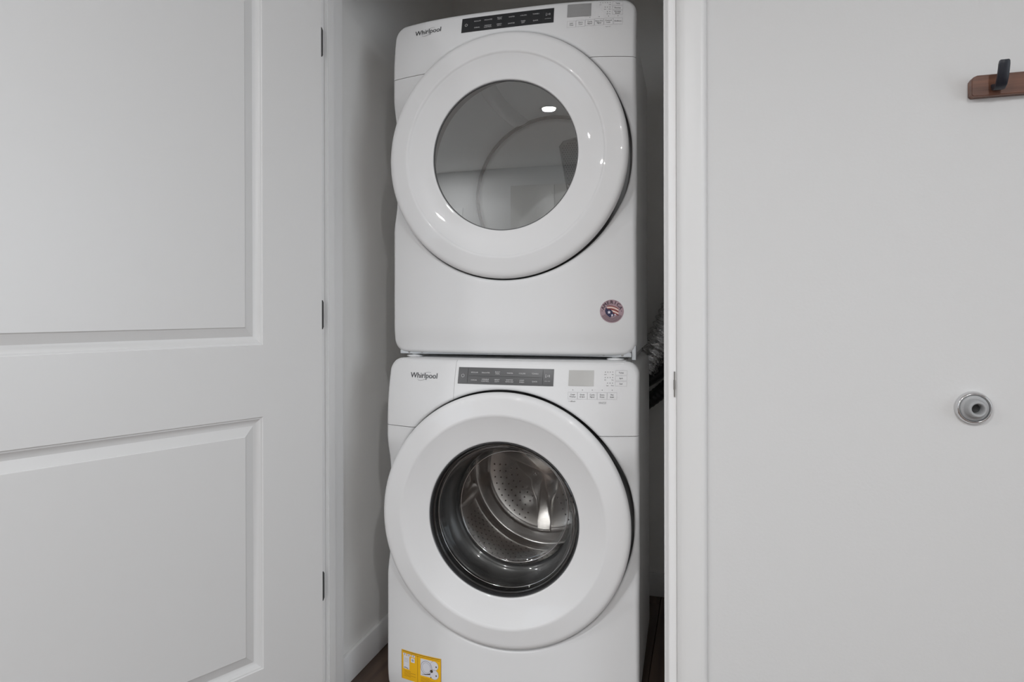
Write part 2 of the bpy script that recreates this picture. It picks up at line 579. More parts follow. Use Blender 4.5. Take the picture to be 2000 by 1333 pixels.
class Machine:
    def __init__(self, name, origin, zs, kind):
        self.kind = kind
        self.zs = zs
        self.zc = 0.560
        self.root = empty(name, origin, ROT)
        self.zb = 0.020 if kind == 'D' else 0.030
        self.zt = 0.973

    def Y(self, x, z):
        u = min(1.0, abs(x) / 0.352)
        y = -0.044 * (1 - u ** 3) + max(0.0, z - self.zs) ** 2
        y += 0.020 * sm(0.255, 0.34, abs(x)) * (1 - sm(0.10, 0.20, abs(z - self.zc)))
        # gentle belly at the foot of the panel
        y += 0.010 * (1 - sm(0.0, 0.10, z - self.zb)) ** 2
        return y

    # ---- printed flat shapes following the panel
    def decal(self, name, parts, m, parent, off=0.0006, grid=0.012):
        """parts: list of (verts2d, faces) in panel x,z"""
        bm = bmesh.new()
        for vs, fs in parts:
            bv = [bm.verts.new((x, self.Y(x, z) - off, z)) for x, z in vs]
            for f in fs:
                try:
                    bm.faces.new([bv[i] for i in f])
                except ValueError:
                    pass
        return finish(name, bm, m, parent, auto='keep')

    def text(self, s, x, z, size, sx=1.0):
        vs, fs = text_geo(s, size)
        return [(x + vx * sx, z + vz) for vx, vz in vs], fs

    def rect(self, x0, x1, z0, z1, step=0.012):
        nx = max(1, int(abs(x1 - x0) / step + 0.5))
        nz = max(1, int(abs(z1 - z0) / step + 0.5))
        vs = [(x0 + (x1 - x0) * i / nx, z0 + (z1 - z0) * j / nz) for j in range(nz + 1) for i in range(nx + 1)]
        fs = [(j * (nx + 1) + i, j * (nx + 1) + i + 1, (j + 1) * (nx + 1) + i + 1, (j + 1) * (nx + 1) + i) for j in range(nz) for i in range(nx)]
        return vs, fs

    def frame(self, x0, x1, z0, z1, t=0.0004):
        return [self.rect(x0, x1, z0, z0 + t), self.rect(x0, x1, z1 - t, z1), self.rect(x0, x0 + t, z0, z1), self.rect(x1 - t, x1, z0, z1)]

    def poly(self, pts):
        return list(pts), [tuple(range(len(pts)))]

    def disc(self, x, z, r, n=14, rx=None):
        return self.poly([(x + (rx or r) * math.cos(2 * PI * i / n), z + r * math.sin(2 * PI * i / n)) for i in range(n)])

    def stroke(self, pts, w):
        vs, fs = [], []
        n = len(pts)
        for i, (x, z) in enumerate(pts):
            a = pts[max(0, i - 1)]
            b = pts[min(n - 1, i + 1)]
            dx, dz = b[0] - a[0], b[1] - a[1]
            L = math.hypot(dx, dz) or 1
            ww = w[i] if isinstance(w, list) else w
            vs += [(x - dz / L * ww / 2, z + dx / L * ww / 2), (x + dz / L * ww / 2, z - dx / L * ww / 2)]
        for i in range(n - 1):
            fs.append((2 * i, 2 * i + 1, 2 * i + 3, 2 * i + 2))
        return vs, fs

    def arc(self, cx, cz, rx, rz, a0, a1, w, n=24, rot=0):
        pts = []
        for i in range(n + 1):
            t = math.radians(a0 + (a1 - a0) * i / n)
            u, v = rx * math.cos(t), rz * math.sin(t)
            pts.append((cx + u * math.cos(rot) - v * math.sin(rot), cz + u * math.sin(rot) + v * math.cos(rot)))
        return self.stroke(pts, w)

    # ---- front shell, polar grid from the door recess to the rounded outline
    def outline(self, t):
        """distance from ring centre to the outline in direction t"""
        c, s = math.cos(t), math.sin(t)
        H0, H1 = self.zb - self.zc, self.zt - self.zc
        rc = 0.034
        best = None
        lo, hi = 0.0, 2.0
        for _ in range(44):
            mid = (lo + hi) / 2
            x, z = abs(mid * c), mid * s
            inside = x <= HW and H0 <= z <= H1
            if inside:
                zz = (H1 - rc) if z > 0 else (H0 + rc)
                if x > HW - rc and ((z > 0 and z > zz) or (z < 0 and z < zz)):
                    inside = math.hypot(x - (HW - rc), z - zz) <= rc
            if inside:
                lo = mid
            else:
                hi = mid
        return lo

    def shell(self):
        bm = bmesh.new()
        N = 720
        RG = 0.3375
        # angles: even plus extra near the corners
        angs = [2 * PI * i / N for i in range(N)]
        for cz in (self.zt - 0.034, self.zb + 0.034):
            for sx in (-1, 1):
                a = math.atan2(cz - self.zc, sx * (HW - 0.034)) % (2 * PI)
                angs += [(a + math.radians(d / 8 + 0.05)) % (2 * PI) for d in range(-36, 40)]
        angs = sorted(set(round(a, 6) for a in angs))
        rings = []
        er = 0.012
        for t in angs:
            Rm = self.outline(t)
            c, s = math.cos(t), math.sin(t)
            row = []

            def add(r, dy):
                x, z = r * c, r * s + self.zc
                row.append(bm.verts.new((x, self.Y(x, z) + dy, z)))
            lip = min(0.010, (Rm - RG) * 0.45)
            eo = min(er, (Rm - RG) * 0.5)
            x, z = RG * c, RG * s + self.zc
            row.append(bm.verts.new((x, 0.05, z)))
            add(RG, lip)
            for k in range(1, 6):
                a = k / 6 * PI / 2
                add(RG + lip * (1 - math.cos(a)), lip * (1 - math.sin(a)))
            a0, a1 = RG + lip, Rm - eo
            for k in range(0, 23):
                add(a0 + (a1 - a0) * k / 22, 0)
            for k in range(1, 7):
                a = k / 6 * PI / 2
                add(a1 + eo * math.sin(a), eo * (1 - math.cos(a)))
            x, z = Rm * c, Rm * s + self.zc
            row.append(bm.verts.new((x, self.Y(x, z) + eo + 0.016, z)))
            rings.append(row)
        n = len(rings)
        for i in range(n):
            A, B = rings[i], rings[(i + 1) % n]
            for k in range(len(A) - 1):
                bm.faces.new((A[k], A[k + 1], B[k + 1], B[k]))
        return bm

    def cut(self, bm0, planes):
        """copy of bm0 keeping the side the normals point away from"""
        bm = bm0.copy()
        for co, no in planes:
            bmesh.ops.bisect_plane(bm, geom=bm.verts[:] + bm.edges[:] + bm.faces[:], plane_co=co, plane_no=no, clear_outer=True)
            # turned-in edge along the cut so that the joint has depth
            es = [e for e in bm.edges if len(e.link_faces) == 1 and all(abs((v.co - Vector(co)).dot(Vector(no))) < 1e-5 for v in e.verts)]
            r = bmesh.ops.extrude_edge_only(bm, edges=es)
            for v in r['geom']:
                if isinstance(v, bmesh.types.BMVert):
                    v.co.y += 0.006
        return bm

    def build_common(self):
        k = self.kind
        R_ = self.root
        sh = self.shell()
        g = 0.0008
        zs = self.zs
        lower = self.cut(sh, [((0, 0, zs - g), (0, 0, 1))])
        o = finish('front_panel', lower, M_WHITE, R_, smooth=60)
        if k == 'W':
            up = self.cut(sh, [((0, 0, zs + g), (0, 0, -1)), ((-0.1365 + g / 2, 0, 0), (-1, 0, 0))])
            self.cp = finish('control_panel', up, M_WHITE, R_, smooth=60)
            dr = self.cut(sh, [((0, 0, zs + g), (0, 0, -1)), ((-0.1365 - g / 2, 0, 0), (1, 0, 0))])
            self.dr = finish('detergent_drawer', dr, M_WHITE, R_, smooth=60)
        else:
            up = self.cut(sh, [((0, 0, zs + g), (0, 0, -1))])
            self.cp = finish('control_panel', up, M_WHITE, R_, smooth=60)
            self.dr = self.cp
        sh.free()
        # inner support behind the joints and round the recess
        bm = bmesh.new()
        lathe(bm, [(0.345, 0.047), (0.3385, 0.045), (0.300, 0.040), (0.245, 0.040), (0.245, 0.075)], 96, (0, self.zc))
        finish('door_recess', bm, M_SEAM if k == 'W' else M_GRILLE, R_, smooth=40)
        # cabinet
        bm = bmesh.new()
        z0, z1 = (0.014, 0.958)
        cw = HW - 0.011
        y0, y1 = 0.030, 0.66
        # folded sheet shell: rounded rectangle section, open at the front
        def section(hw, zlo, zhi, rt, rb):
            P = []
            for cx, cz, r, a0 in ((hw - rt, zhi - rt, rt, 0), (-hw + rt, zhi - rt, rt, 90), (-hw + rb, zlo + rb, rb, 180), (hw - rb, zlo + rb, rb, 270)):
                for q in range(9):
                    a = math.radians(a0 + 90 * q / 8)
                    P.append((cx + r * math.cos(a), cz + r * math.sin(a)))
            return P
        bm = bmesh.new()
        S1 = section(cw, z0, z1, 0.030, 0.006)
        S2 = section(cw - 0.003, z0 + 0.003, z1 - 0.003, 0.027, 0.004)
        L = [[bm.verts.new((x, y, z)) for x, z in S] for S, y in ((S2, y1 - 0.003), (S2, y0), (S1, y0), (S1, y1))]
        for A, B in zip(L[:-1], L[1:]):
            for q in range(len(A)):
                bm.faces.new((A[q], A[(q + 1) % len(A)], B[(q + 1) % len(A)], B[q]))
        bm.faces.new(L[0])
        bm.faces.new(L[-1])
        finish('cabinet', bm, M_STEELW, R_, smooth=35)
        for s in (-1, 1):
            boxobj('side_gap', (min(s * (cw - 0.001), s * (cw + 0.0015)), max(s * (cw - 0.001), s * (cw + 0.0015)), 0.0305, 0.046, 0.04, 0.92), M_SEAM, R_)
        # pressed side flanges that show as pale lines beside the front
        for s in (-1, 1):
            bm = bmesh.new()
            box(bm, min(s * (cw - 0.001), s * (cw + 0.005)), max(s * (cw - 0.001), s * (cw + 0.005)), 0.052, 0.066, 0.03, 0.91)
            bmesh.ops.bevel(bm, geom=bm.edges[:], offset=0.002, segments=2, affect='EDGES')
            finish('side_flange', bm, M_STEELW, R_, smooth=35)
        boxobj('lid', (-HW + 0.036, HW - 0.036, 0.020, y1 + 0.004, z1 - 0.001, 0.9732), M_STEELW if k == 'D' else M_WHITE, R_, bevel=0.005)
        # feet
        for sx in (-1, 1):
            for yy in (0.024, 0.60):
                bm = bmesh.new()
                zf = 0.0055 if k == 'D' else 0.0
                lathe(bm, [(0, zf), (0.021, zf), (0.024, zf + 0.002), (0.024, 0.0085), (0.020, 0.0105), (0.010, 0.0115), (0.010, 0.0138), (0, 0.0138)], 32, (sx * 0.292, yy), 'Z')
                finish('foot', bm, M_FOOT, R_, smooth=40)

    def door_ring(self):
        R_ = self.root
        zc = self.zc
        edge = [(0.255, 0.025), (0.300, 0.020), (0.322, -0.015), (0.3285, -0.020), (0.3320, -0.028), (0.3340, -0.038), (0.3342, -0.044), (0.3332, -0.0495), (0.3308, -0.0540), (0.3272, -0.0572), (0.3225, -0.0592), (0.3175, -0.0602), (0.3160, -0.0604)]
        if self.kind == 'W':
            prof = edge + [(0.2810, -0.0652), (0.2795, -0.0654), (0.2765, -0.0654), (0.2735, -0.0646), (0.2705, -0.0632), (0.2690, -0.0624), (0.2130, -0.0450), (0.2115, -0.0446), (0.2070, -0.0436), (0.2045, -0.0424), (0.2032, -0.0400), (0.2030, -0.0340), (0.207, -0.020), (0.225, 0.0)]
        else:
            prof = edge + [(0.2820, -0.0652), (0.2800, -0.0654), (0.2770, -0.0652), (0.2745, -0.0640), (0.2725, -0.0624), (0.2710, -0.0616), (0.2130, -0.0536), (0.2110, -0.0534), (0.2070, -0.0530), (0.2045, -0.0522), (0.2035, -0.0500), (0.2033, -0.0480), (0.2060, -0.0440), (0.236, -0.038), (0.243, 0.000), (0.2445, 0.038)]
        bm = bmesh.new()
        lathe(bm, prof, 192, (0, zc))
        d = finish('door', bm, M_RING, R_, smooth=60)
        tag(d, 'round glossy white door ring')
        return d

    def controls(self):
        cp = self.cp
        k = self.kind
        # charcoal strip with rounded corners
        x0, x1, z0, z1 = -0.1268, 0.1342, 0.9118, 0.9548
        bm = bmesh.new()
        nx, nz = 40, 8
        rows = []
        for layer in (0.0002, -0.0014):
            gridv = []
            for j in range(nz + 1):
                for i in range(nx + 1):
                    x = x0 + (x1 - x0) * i / nx
                    z = z0 + (z1 - z0) * j / nz
                    gridv.append(bm.verts.new((x, self.Y(x, z) + layer, z)))
            rows.append(gridv)
        W_ = nx + 1
        F = rows[1]
        for j in range(nz):
            for i in range(nx):
                bm.faces.new((F[j * W_ + i], F[j * W_ + i + 1], F[(j + 1) * W_ + i + 1], F[(j + 1) * W_ + i]))
        per = [i for i in range(nx)] + [j * W_ + nx for j in range(nz)] + [nz * W_ + i for i in range(nx, 0, -1)] + [j * W_ for j in range(nz, 0, -1)]
        for a, b in zip(per, per[1:] + per[:1]):
            bm.faces.new((rows[0][a], rows[0][b], rows[1][b], rows[1][a]))
        for v in [v for v in rows[0] if not v.link_faces]:
            bm.verts.remove(v)
        strip = finish('button_strip', bm, M_STRIP if k == 'D' else M_STRIPW, self.root, smooth=40)
        tag(strip, 'charcoal cycle selection strip')
        OFF = 0.0020
        w, h = x1 - x0, z1 - z0
        # dividers
        dv = [self.rect(x0 + 0.027, x0 + 0.0275, z0 + 0.003, z1 - 0.003), self.rect(x1 - 0.0285, x1 - 0.028, z0 + 0.003, z1 - 0.003)]
        if k == 'W':
            dv.append(self.rect(x0 + 0.03, x1 - 0.031, z0 + h * 0.49, z0 + h * 0.5))
        for d_ in dv:
            self.decal('divider', [d_], M_HOLE if k == 'W' else M_STRIPW, strip, OFF)
        top = [('REGULAR',), ('DELICATES',), ('BULKY', 'ITEMS'), ('WHITES',), ('COLORS',), ('TOWELS',)]
        bot = [('CASUAL',), ('WRINKLE', 'CONTROL'), ('HEAVY', 'DUTY'), ('SANITIZE', 'WITH OXI') if k == 'W' else ('SANITIZE',), ('COLD', 'WASH') if k == 'W' else ('TIMED', 'DRY'), ('QUICK',)]
        parts = []
        cxs = [x0 + w * f for f in (0.176, 0.296, 0.422, 0.552, 0.680, 0.812)]
        for row, zz in ((top, z0 + h * 0.70), (bot, z0 + h * 0.24)):
            for cx, words in zip(cxs, row):
                n = len(words)
                self.decal('lettering', [self.text(wd, cx, zz + ((n - 1) / 2 - q) * 0.0048, 0.0046, 1.0) for q, wd in enumerate(words)], M_PRINT_L, strip, OFF)
        # start / pause symbol, power symbol
        ex = x1 - 0.0155
        parts.append(self.stroke([(ex - 0.0055, z0 + h * 0.50), (ex - 0.0055, z0 + h * 0.68), (ex + 0.0015, z0 + h * 0.59), (ex - 0.0055, z0 + h * 0.50)], 0.0008))
        for q in (0.0030, 0.0050):
            parts.append(self.rect(ex + q, ex + q + 0.0008, z0 + h * 0.52, z0 + h * 0.66))
        parts.append(self.text('START/PAUSE' if k == 'D' else 'HOLD 3 SEC', ex, z0 + h * 0.28, 0.0027))
        px_ = x0 + 0.0135
        pz_ = z0 + h * 0.50
        if k == 'D':
            parts.append(self.arc(px_, pz_, 0.0037, 0.0037, 125, 415, 0.0008))
            parts.append(self.rect(px_ - 0.0004, px_ + 0.0004, pz_, pz_ + 0.0050))
        self.decal('start_symbol', parts, M_PRINT_L, strip, OFF)['kind'] = 'stuff'
        if k == 'W':
            self.decal('power_symbol', [self.arc(px_, pz_, 0.0040, 0.0040, 125, 415, 0.0012), self.rect(px_ - 0.0005, px_ + 0.0005, pz_ + 0.001, pz_ + 0.0050)], M_PRINT_M, strip, OFF)
        # display
        dx0, dx1, dz0, dz1 = (0.1702, 0.2332, 0.9225, 0.9612) if k == 'D' else (0.1733, 0.2370, 0.9135, 0.9530)
        ds = self.decal('display_screen', [self.rect(dx0, dx1, dz0, dz1)], M_DISPD if k == 'D' else M_DISPW, self.root, 0.0009)
        tag(ds, 'dark grey blank display' if k == 'D' else 'pale grey blank display')
        # option buttons along the bottom
        if k == 'D':
            bx0, bx1, bz0, bz1 = 0.1700, 0.3150, 0.8925, 0.9110
            names = [('Less', 'Time'), ('More', 'Time'), ('Cycle', 'Signal'), ('Damp Dry', 'Signal'), ('Control', 'Lock'), ('EcoBoost',)]
            slope = 0.0055
        else:
            bx0, bx1, bz0, bz1 = 0.1727, 0.2960, 0.8805, 0.8982
            names = [('Clean', 'Washer'), ('Drain', '& Spin'), ('Cycle', 'Signal'), ('Extra', 'Rinse'), ('Pre', 'Soak')]
            slope = 0.0
        fr, tx, dots = [], [], []
        n = len(names)
        for i, words in enumerate(names):
            a = bx0 + (bx1 - bx0) * i / n
            b = bx0 + (bx1 - bx0) * (i + 1) / n
            dz = slope * i / n
            bo_ = self.decal('option_button', self.frame(a + 0.0004, b - 0.0004, bz0 + dz, bz1 + dz, 0.0004), M_PRINT_M, self.root, 0.0008)
            bt = []
            for q, wd in enumerate(words):
                sz = 0.0052 if len(wd) < 8 else 0.0046
                bt.append(self.text(wd, (a + b) / 2, (bz0 + bz1) / 2 + dz + ((len(words) - 1) / 2 - q) * 0.0054, sz))
            self.decal('lettering', bt, M_PRINT_D, bo_, 0.0010)
            if k == 'W' or i >= 2:
                dots.append(self.disc((a + b) / 2, bz1 + dz + 0.0055, 0.0009))
        # right hand setting buttons with indicator dots
        rn = [('Temp',), ('Dryness',), ('Wrinkle', 'Shield')] if k == 'D' else [('Temp',), ('Spin',), ('Soil',)]
        rx0, rx1 = (0.2880, 0.3150) if k == 'D' else (0.2905, 0.3195)
        zt_, zb_ = (0.9660, 0.9245) if k == 'D' else (0.9540, 0.9125)
        hh = (zt_ - zb_) / 3
        for i, words in enumerate(rn):
            z1_ = zt_ - i * hh
            bo_ = self.decal('setting_button', self.frame(rx0, rx1, z1_ - hh + 0.001, z1_ - 0.001, 0.0004), M_PRINT_M, self.root, 0.0008)
            bt = []
            for q, wd in enumerate(words):
                bt.append(self.text(wd, (rx0 + rx1) / 2, z1_ - hh / 2 + ((len(words) - 1) / 2 - q) * 0.0048, 0.0053 if k == 'W' else 0.0050))
            self.decal('lettering', bt, M_PRINT_D, bo_, 0.0010)
            cnt = [4, 4, 3][i] if k == 'W' else [5, 3, 2][i]
            for q in range(cnt):
                dots.append(self.disc(rx0 - 0.0065 - q * 0.0062, z1_ - hh * 0.36, 0.0009))
            small = [('Hot', 'Cold'), ('Max', 'Off'), ('Heavy', 'Light')][i] if k == 'W' else [('High', 'Low'), ('More', 'Less'), ('On', 'Off')][i]
            tx.append(self.text(small[0], rx0 - 0.0065, z1_ - hh * 0.80, 0.0030))
            tx.append(self.text(small[1], rx0 - 0.0065 - (cnt - 1) * 0.0062, z1_ - hh * 0.80, 0.0030))
        self.decal('setting_names', tx, M_PRINT_D, self.root, 0.0010)['kind'] = 'stuff'
        self.decal('indicator_lights', dots, M_PRINT_D, self.root, 0.0010)['kind'] = 'stuff'
        if k == 'W':
            self.decal('small_print', [self.rect(0.1745, 0.1795, 0.8750, 0.8754), self.text('affresh', 0.1862, 0.8750, 0.0048),
                                       self.text('HOLD 3 SEC FOR', 0.2605, 0.8735, 0.0024), self.text('CONTROL LOCK', 0.2605, 0.8708, 0.0024)], M_PRINT_D, self.root, 0.0010)['kind'] = 'stuff'
        else:
            self.decal('small_print', [self.text('HOLD 3 SEC', 0.2780, 0.8905, 0.0024)], M_PRINT_D, self.root, 0.0010)
        # maker's name with its swoosh
        lx, lz = (-0.2325, 0.9345) if k == 'D' else (-0.2305, 0.9285)
        vs, fs = self.text('Whirlpool', lx, lz, 0.0205, 1.0)
        wd = max(v[0] for v in vs) - min(v[0] for v in vs)
        sx = 0.084 / wd
        parts = []
        for ddx in (-0.00030, 0.00030):
            vs, fs = self.text('Whirlpool', lx + ddx, lz, 0.0205, sx)
            parts.append((vs, fs))
        self.decal('brand_lettering', parts, M_LOGO, self.dr, 0.0008)
        a = self.arc(lx + 0.003, lz + 0.000, 0.020, 0.0072, -10, 150, [0.0004 + 0.0009 * math.sin(PI * i / 24) for i in range(25)], 24, math.radians(22))
        b = self.arc(lx + 0.001, lz - 0.002, 0.021, 0.0078, 165, 300, [0.0004 + 0.0010 * math.sin(PI * i / 24) for i in range(25)], 24, math.radians(22))
        self.decal('swoosh_emblem', [a, b], M_PRINT_M, self.dr, 0.0010)


# ================= washer
W = Machine('washing_machine', (-0.515, 0.140, 0.0), 0.788, 'W')
tag(W.root, 'white front loading washing machine under the dryer, domed dark glass door', 'washing machine')
W.build_common()
wd = W.door_ring()
W.controls()
zc = W.zc
# dark bezel, bowl glass
bm = bmesh.new()
lathe(bm, [(0.2028, -0.041), (0.2005, -0.043), (0.1985, -0.041), (0.1960, -0.030), (0.1930, -0.018), (0.1925, 0.004), (0.2025, 0.006)], 160, (0, zc), close=True)
tag(finish('glass_bezel', bm, M_BEZEL, wd, smooth=40), 'glossy black rim round the glass')
bm = bmesh.new()
bowl = [(0.1975, -0.0290), (0.1965, -0.0335), (0.1940, -0.0355), (0.1905, -0.0330), (0.1885, -0.0250), (0.1865, -0.0100), (0.1835, 0.0060), (0.1790, 0.0230), (0.1725, 0.0420), (0.1650, 0.0600), (0.1590, 0.0720), (0.1540, 0.0780), (0.1460, 0.0810), (0.120, 0.0840), (0.080, 0.0865), (0.040, 0.0880), (0, 0.0885)]
lathe(bm, bowl, 128, (0, zc))
tag(finish('door_glass', bm, M_GLASS_W, wd, smooth='all'), 'clear deep bowl of dark glass')
# moulded rim rings on the bowl (thick glass edges that catch light)
bm = bmesh.new()
for r0, y0, t in ((0.1875, -0.014, 0.0011), (0.1548, 0.0765, 0.0013)):
    lathe(bm, [(r0 + t * math.cos(a), y0 + t * math.sin(a)) for a in [2 * PI * i / 8 for i in range(8)]], 128, (0, zc), close=True)
finish('glass_rim', bm, M_CHROME, wd, smooth='all')
# rubber gasket with folds
bm = bmesh.new()
gp = [(0.236, 0.045), (0.215, 0.036), (0.206, 0.040), (0.203, 0.052), (0.207, 0.064), (0.203, 0.074), (0.193, 0.082), (0.186, 0.090), (0.180, 0.092), (0.172, 0.097), (0.1695, 0.102), (0.172, 0.107), (0.182, 0.110), (0.200, 0.112), (0.214, 0.114)]
lathe(bm, gp, 96, (0, zc))
finish('gasket', bm, M_RUBBER, W.root, smooth='all')
# stainless drum: rolled mouth, wall with rib rings, back
bm = bmesh.new()
dp = [(0.214, 0.112), (0.206, 0.108), (0.203, 0.114), (0.208, 0.124), (0.225, 0.132), (0.243, 0.140), (0.252, 0.152), (0.255, 0.165), (0.2555, 0.20), (0.2525, 0.206), (0.2555, 0.212), (0.2555, 0.44), (0.2525, 0.446), (0.2555, 0.452), (0.2555, 0.482), (0.2530, 0.490), (0.2460, 0.4945), (0.215, 0.4945), (0.210, 0.4930), (0.203, 0.4900), (0.197, 0.4890), (0.190, 0.4905), (0.184, 0.4940), (0.12, 0.494), (0, 0.494)]
lathe(bm, dp, 128, (0, zc))
dm = finish('drum', bm, M_STEEL, W.root, smooth=60)
tag(dm, 'perforated stainless steel drum')
bm = bmesh.new()
for iy in range(13):
    y = 0.225 + iy * 0.0175
    for ia in range(60):
        a = 2 * PI * (ia + (iy % 2) * 0.5) / 60
        if abs(((math.degrees(a) - 75 + 60) % 120) - 60) < 15: continue
        r = 0.2546
        c = Vector((math.cos(a), 0, math.sin(a)))
        t = Vector((-math.sin(a), 0, math.cos(a)))
        ctr = c * r + Vector((0, y, zc))
        vs = [bm.verts.new(ctr + (t * math.cos(2 * PI * q / 6) + Vector((0, 1, 0)) * math.sin(2 * PI * q / 6)) * 0.0026) for q in range(6)]
        bm.faces.new(vs)
for rr in (0.10, 0.12, 0.14, 0.16, 0.18):
    nn = int(rr * 2 * PI / 0.022)
    for i in range(nn):
        a = 2 * PI * i / nn
        if abs(((math.degrees(a) + 30) % 120) - 60) < 22: continue
        ctr = Vector((rr * math.cos(a), 0.4925 + 0.0, zc + rr * math.sin(a)))
        vs = [bm.verts.new(ctr + Vector((math.cos(2 * PI * q / 6), 0, math.sin(2 * PI * q / 6))) * 0.0026) for q in range(6)]
        bm.faces.new(vs)
ho = finish('drum_hole', bm, M_HOLE, dm, auto='keep')
ho['kind'] = 'stuff'
# three armed boss pressed out of the back of the drum
bm = bmesh.new()
prof = [(0.0, 1.0), (0.012, 0.985), (0.019, 0.95), (0.024, 0.90), (0.026, 0.86)]
nA = 240
def star(a, k):
    # distance to a rounded three armed star; arms at 270, 30, 150 deg
    best = 1
    d = min(abs(((math.degrees(a) - c + 180) % 360) - 180) for c in (270, 30, 150))
    da = math.radians(d)
    halfw = 0.024
    r_arm = 0.205
    r = halfw / max(1e-3, math.sin(da)) if da > 1e-3 else 9
    r = min(r, r_arm)
    hub = 0.082 + 0.022 * (math.cos(3 * (a - math.radians(270))))
    return (r ** 6 + hub ** 6) ** (1 / 6) if r < r_arm * 0.999 else r_arm
rings = []
for h, sc in prof:
    ring = []
    for i in range(nA):
        a = 2 * PI * i / nA
        r = star(a, 0)
        rr = max(0.0, r - (1 - sc) * 0.11)
        ring.append(bm.verts.new((rr * math.cos(a), 0.4945 - h, zc + rr * math.sin(a))))
    rings.append(ring)
for A, B in zip(rings[:-1], rings[1:]):
    for i in range(nA):
        bm.faces.new((A[i], A[(i + 1) % nA], B[(i + 1) % nA], B[i]))
ctr = bm.verts.new((0, 0.4945 - 0.026, zc))
for i in range(nA):
    bm.faces.new((rings[-1][i], rings[-1][(i + 1) % nA], ctr))
finish('spider_boss', bm, M_STEEL2, dm, smooth=60)
# baffles
for deg in (75, 195, 315):
    bm = bmesh.new()
    a = math.radians(deg)
    c = Vector((math.cos(a), 0, math.sin(a)))
    t = Vector((-math.sin(a), 0, math.cos(a)))
    rows = []
    for iy in range(15):
        f = iy / 14
        y = 0.165 + f * 0.325
        hgt = 0.050 * math.sin(PI * min(1, 0.08 + f * 1.0)) ** 0.5
        wv = 0.032 * (0.55 + 0.45 * math.sin(PI * (0.1 + 0.8 * f)))
        row = []
        for ix in range(11):
            u = -1 + 2 * ix / 10
            hh = hgt * (1 - abs(u) ** 2.4)
            row.append(bm.verts.new(c * (0.2545 - hh) + t * (u * wv) + Vector((0, y, zc))))
        rows.append(row)
    for A, B in zip(rows[:-1], rows[1:]):
        for q in range(10):
            bm.faces.new((A[q], A[q + 1], B[q + 1], B[q]))
    finish('baffle', bm, M_STEEL2, dm, smooth='all')

# yellow instruction label on the washer
sx0, sx1, sz0, sz1 = -0.2960, -0.1715, 0.098, 0.1705
# top edge read in the photo: left end .1663, right end .1745 on this surface
lab = W.decal('instruction_label', [W.rect(sx0, sx1, sz0 - 0.008, sz1)], M_YELLOW, W.root, 0.0008)
tag(lab, 'yellow paper label printed with diagrams')
w_, h_ = sx1 - sx0, sz1 - sz0
q = []
q.append(W.rect(sx0 + 0.006, sx0 + 0.026, sz0 + 0.022, sz0 + 0.058))
for i in range(3):
    q.append(W.rect(sx0 + 0.005 + i * 0.014, sx0 + 0.016 + i * 0.014, sz0 + 0.0585, sz0 + 0.0645))
q.append(W.rect(sx0 + 0.031, sx0 + 0.043, sz0 + 0.044, sz0 + 0.056))
q.append(W.rect(sx0 + 0.062, sx0 + 0.098, sz0 + 0.016, sz0 + 0.062))
q.append(W.disc(sx0 + 0.104, sz0 + 0.050, 0.012, 24))
q.append(W.disc(sx0 + 0.104, sz0 + 0.026, 0.013, 24))
W.decal('diagram_panel', q, M_LBLW, lab, 0.0012)
q = [W.stroke([(sx0 + 0.008, sz0 + 0.025), (sx0 + 0.014, sz0 + 0.026), (sx0 + 0.022, sz0 + 0.024)], 0.0016),
     W.stroke([(sx0 + 0.066, sz0 + 0.020), (sx0 + 0.076, sz0 + 0.021), (sx0 + 0.092, sz0 + 0.025)], [0.0006, 0.0016, 0.0035]),
     W.disc(sx0 + 0.096, sz0 + 0.034, 0.0042, 18), W.rect(sx0 + 0.003, sx1 - 0.003, sz1 - 0.0030, sz1 - 0.0018),
     W.disc(sx0 + 0.110, sz0 + 0.048, 0.0022, 10), W.disc(sx0 + 0.110, sz0 + 0.024, 0.0022, 10), W.disc(sx0 + 0.094, sz0 + 0.017, 0.0016, 8)]
W.decal('diagram_ink', q, M_LBLK, lab, 0.0016)['kind'] = 'stuff'
q = [W.arc(sx0 + 0.080, sz0 + 0.040, 0.017, 0.018, 0, 360, 0.0016, 40), W.arc(sx0 + 0.080, sz0 + 0.040, 0.0125, 0.0135, 0, 360, 0.0008, 40), W.arc(sx0 + 0.104, sz0 + 0.050, 0.012, 0.012, 0, 360, 0.0007, 30), W.arc(sx0 + 0.104, sz0 + 0.026, 0.013, 0.013, 0, 360, 0.0007, 30)]
q += [W.rect(sx0 + 0.009, sx0 + 0.023, sz0 + 0.050 - i * 0.004, sz0 + 0.0508 - i * 0.004) for i in range(3)]
q += [W.disc(sx0 + 0.0105 + i * 0.014, sz0 + 0.0615, 0.0022, 10) for i in range(3)] + [W.disc(sx0 + 0.037, sz0 + 0.050, 0.0035, 12)]
W.decal('diagram_outline', q, M_LBLGR, lab, 0.0014)['kind'] = 'stuff'
q = [W.rect(sx0 + 0.008, sx0 + 0.030 + 0.016 * (i % 2), sz0 + 0.016 - i * 0.0036, sz0 + 0.0168 - i * 0.0036) for i in range(5)]
q += [W.rect(sx0 + 0.062, sx0 + 0.090 + 0.020 * (i % 2), sz0 + 0.010 - i * 0.0036, sz0 + 0.0108 - i * 0.0036) for i in range(4)]
q += [W.rect(sx0 + 0.052, sx0 + 0.0528, sz0 - 0.006, sz1 - 0.006), W.rect(sx0 + 0.004, sx1 - 0.004, sz1 - 0.0075, sz1 - 0.0065), W.rect(sx0, sx0 + 0.001, sz0 - 0.008, sz1), W.rect(sx1 - 0.001, sx1, sz0 - 0.008, sz1)]
W.decal('label_print', q, M_LBLO, lab, 0.0011)['kind'] = 'stuff'

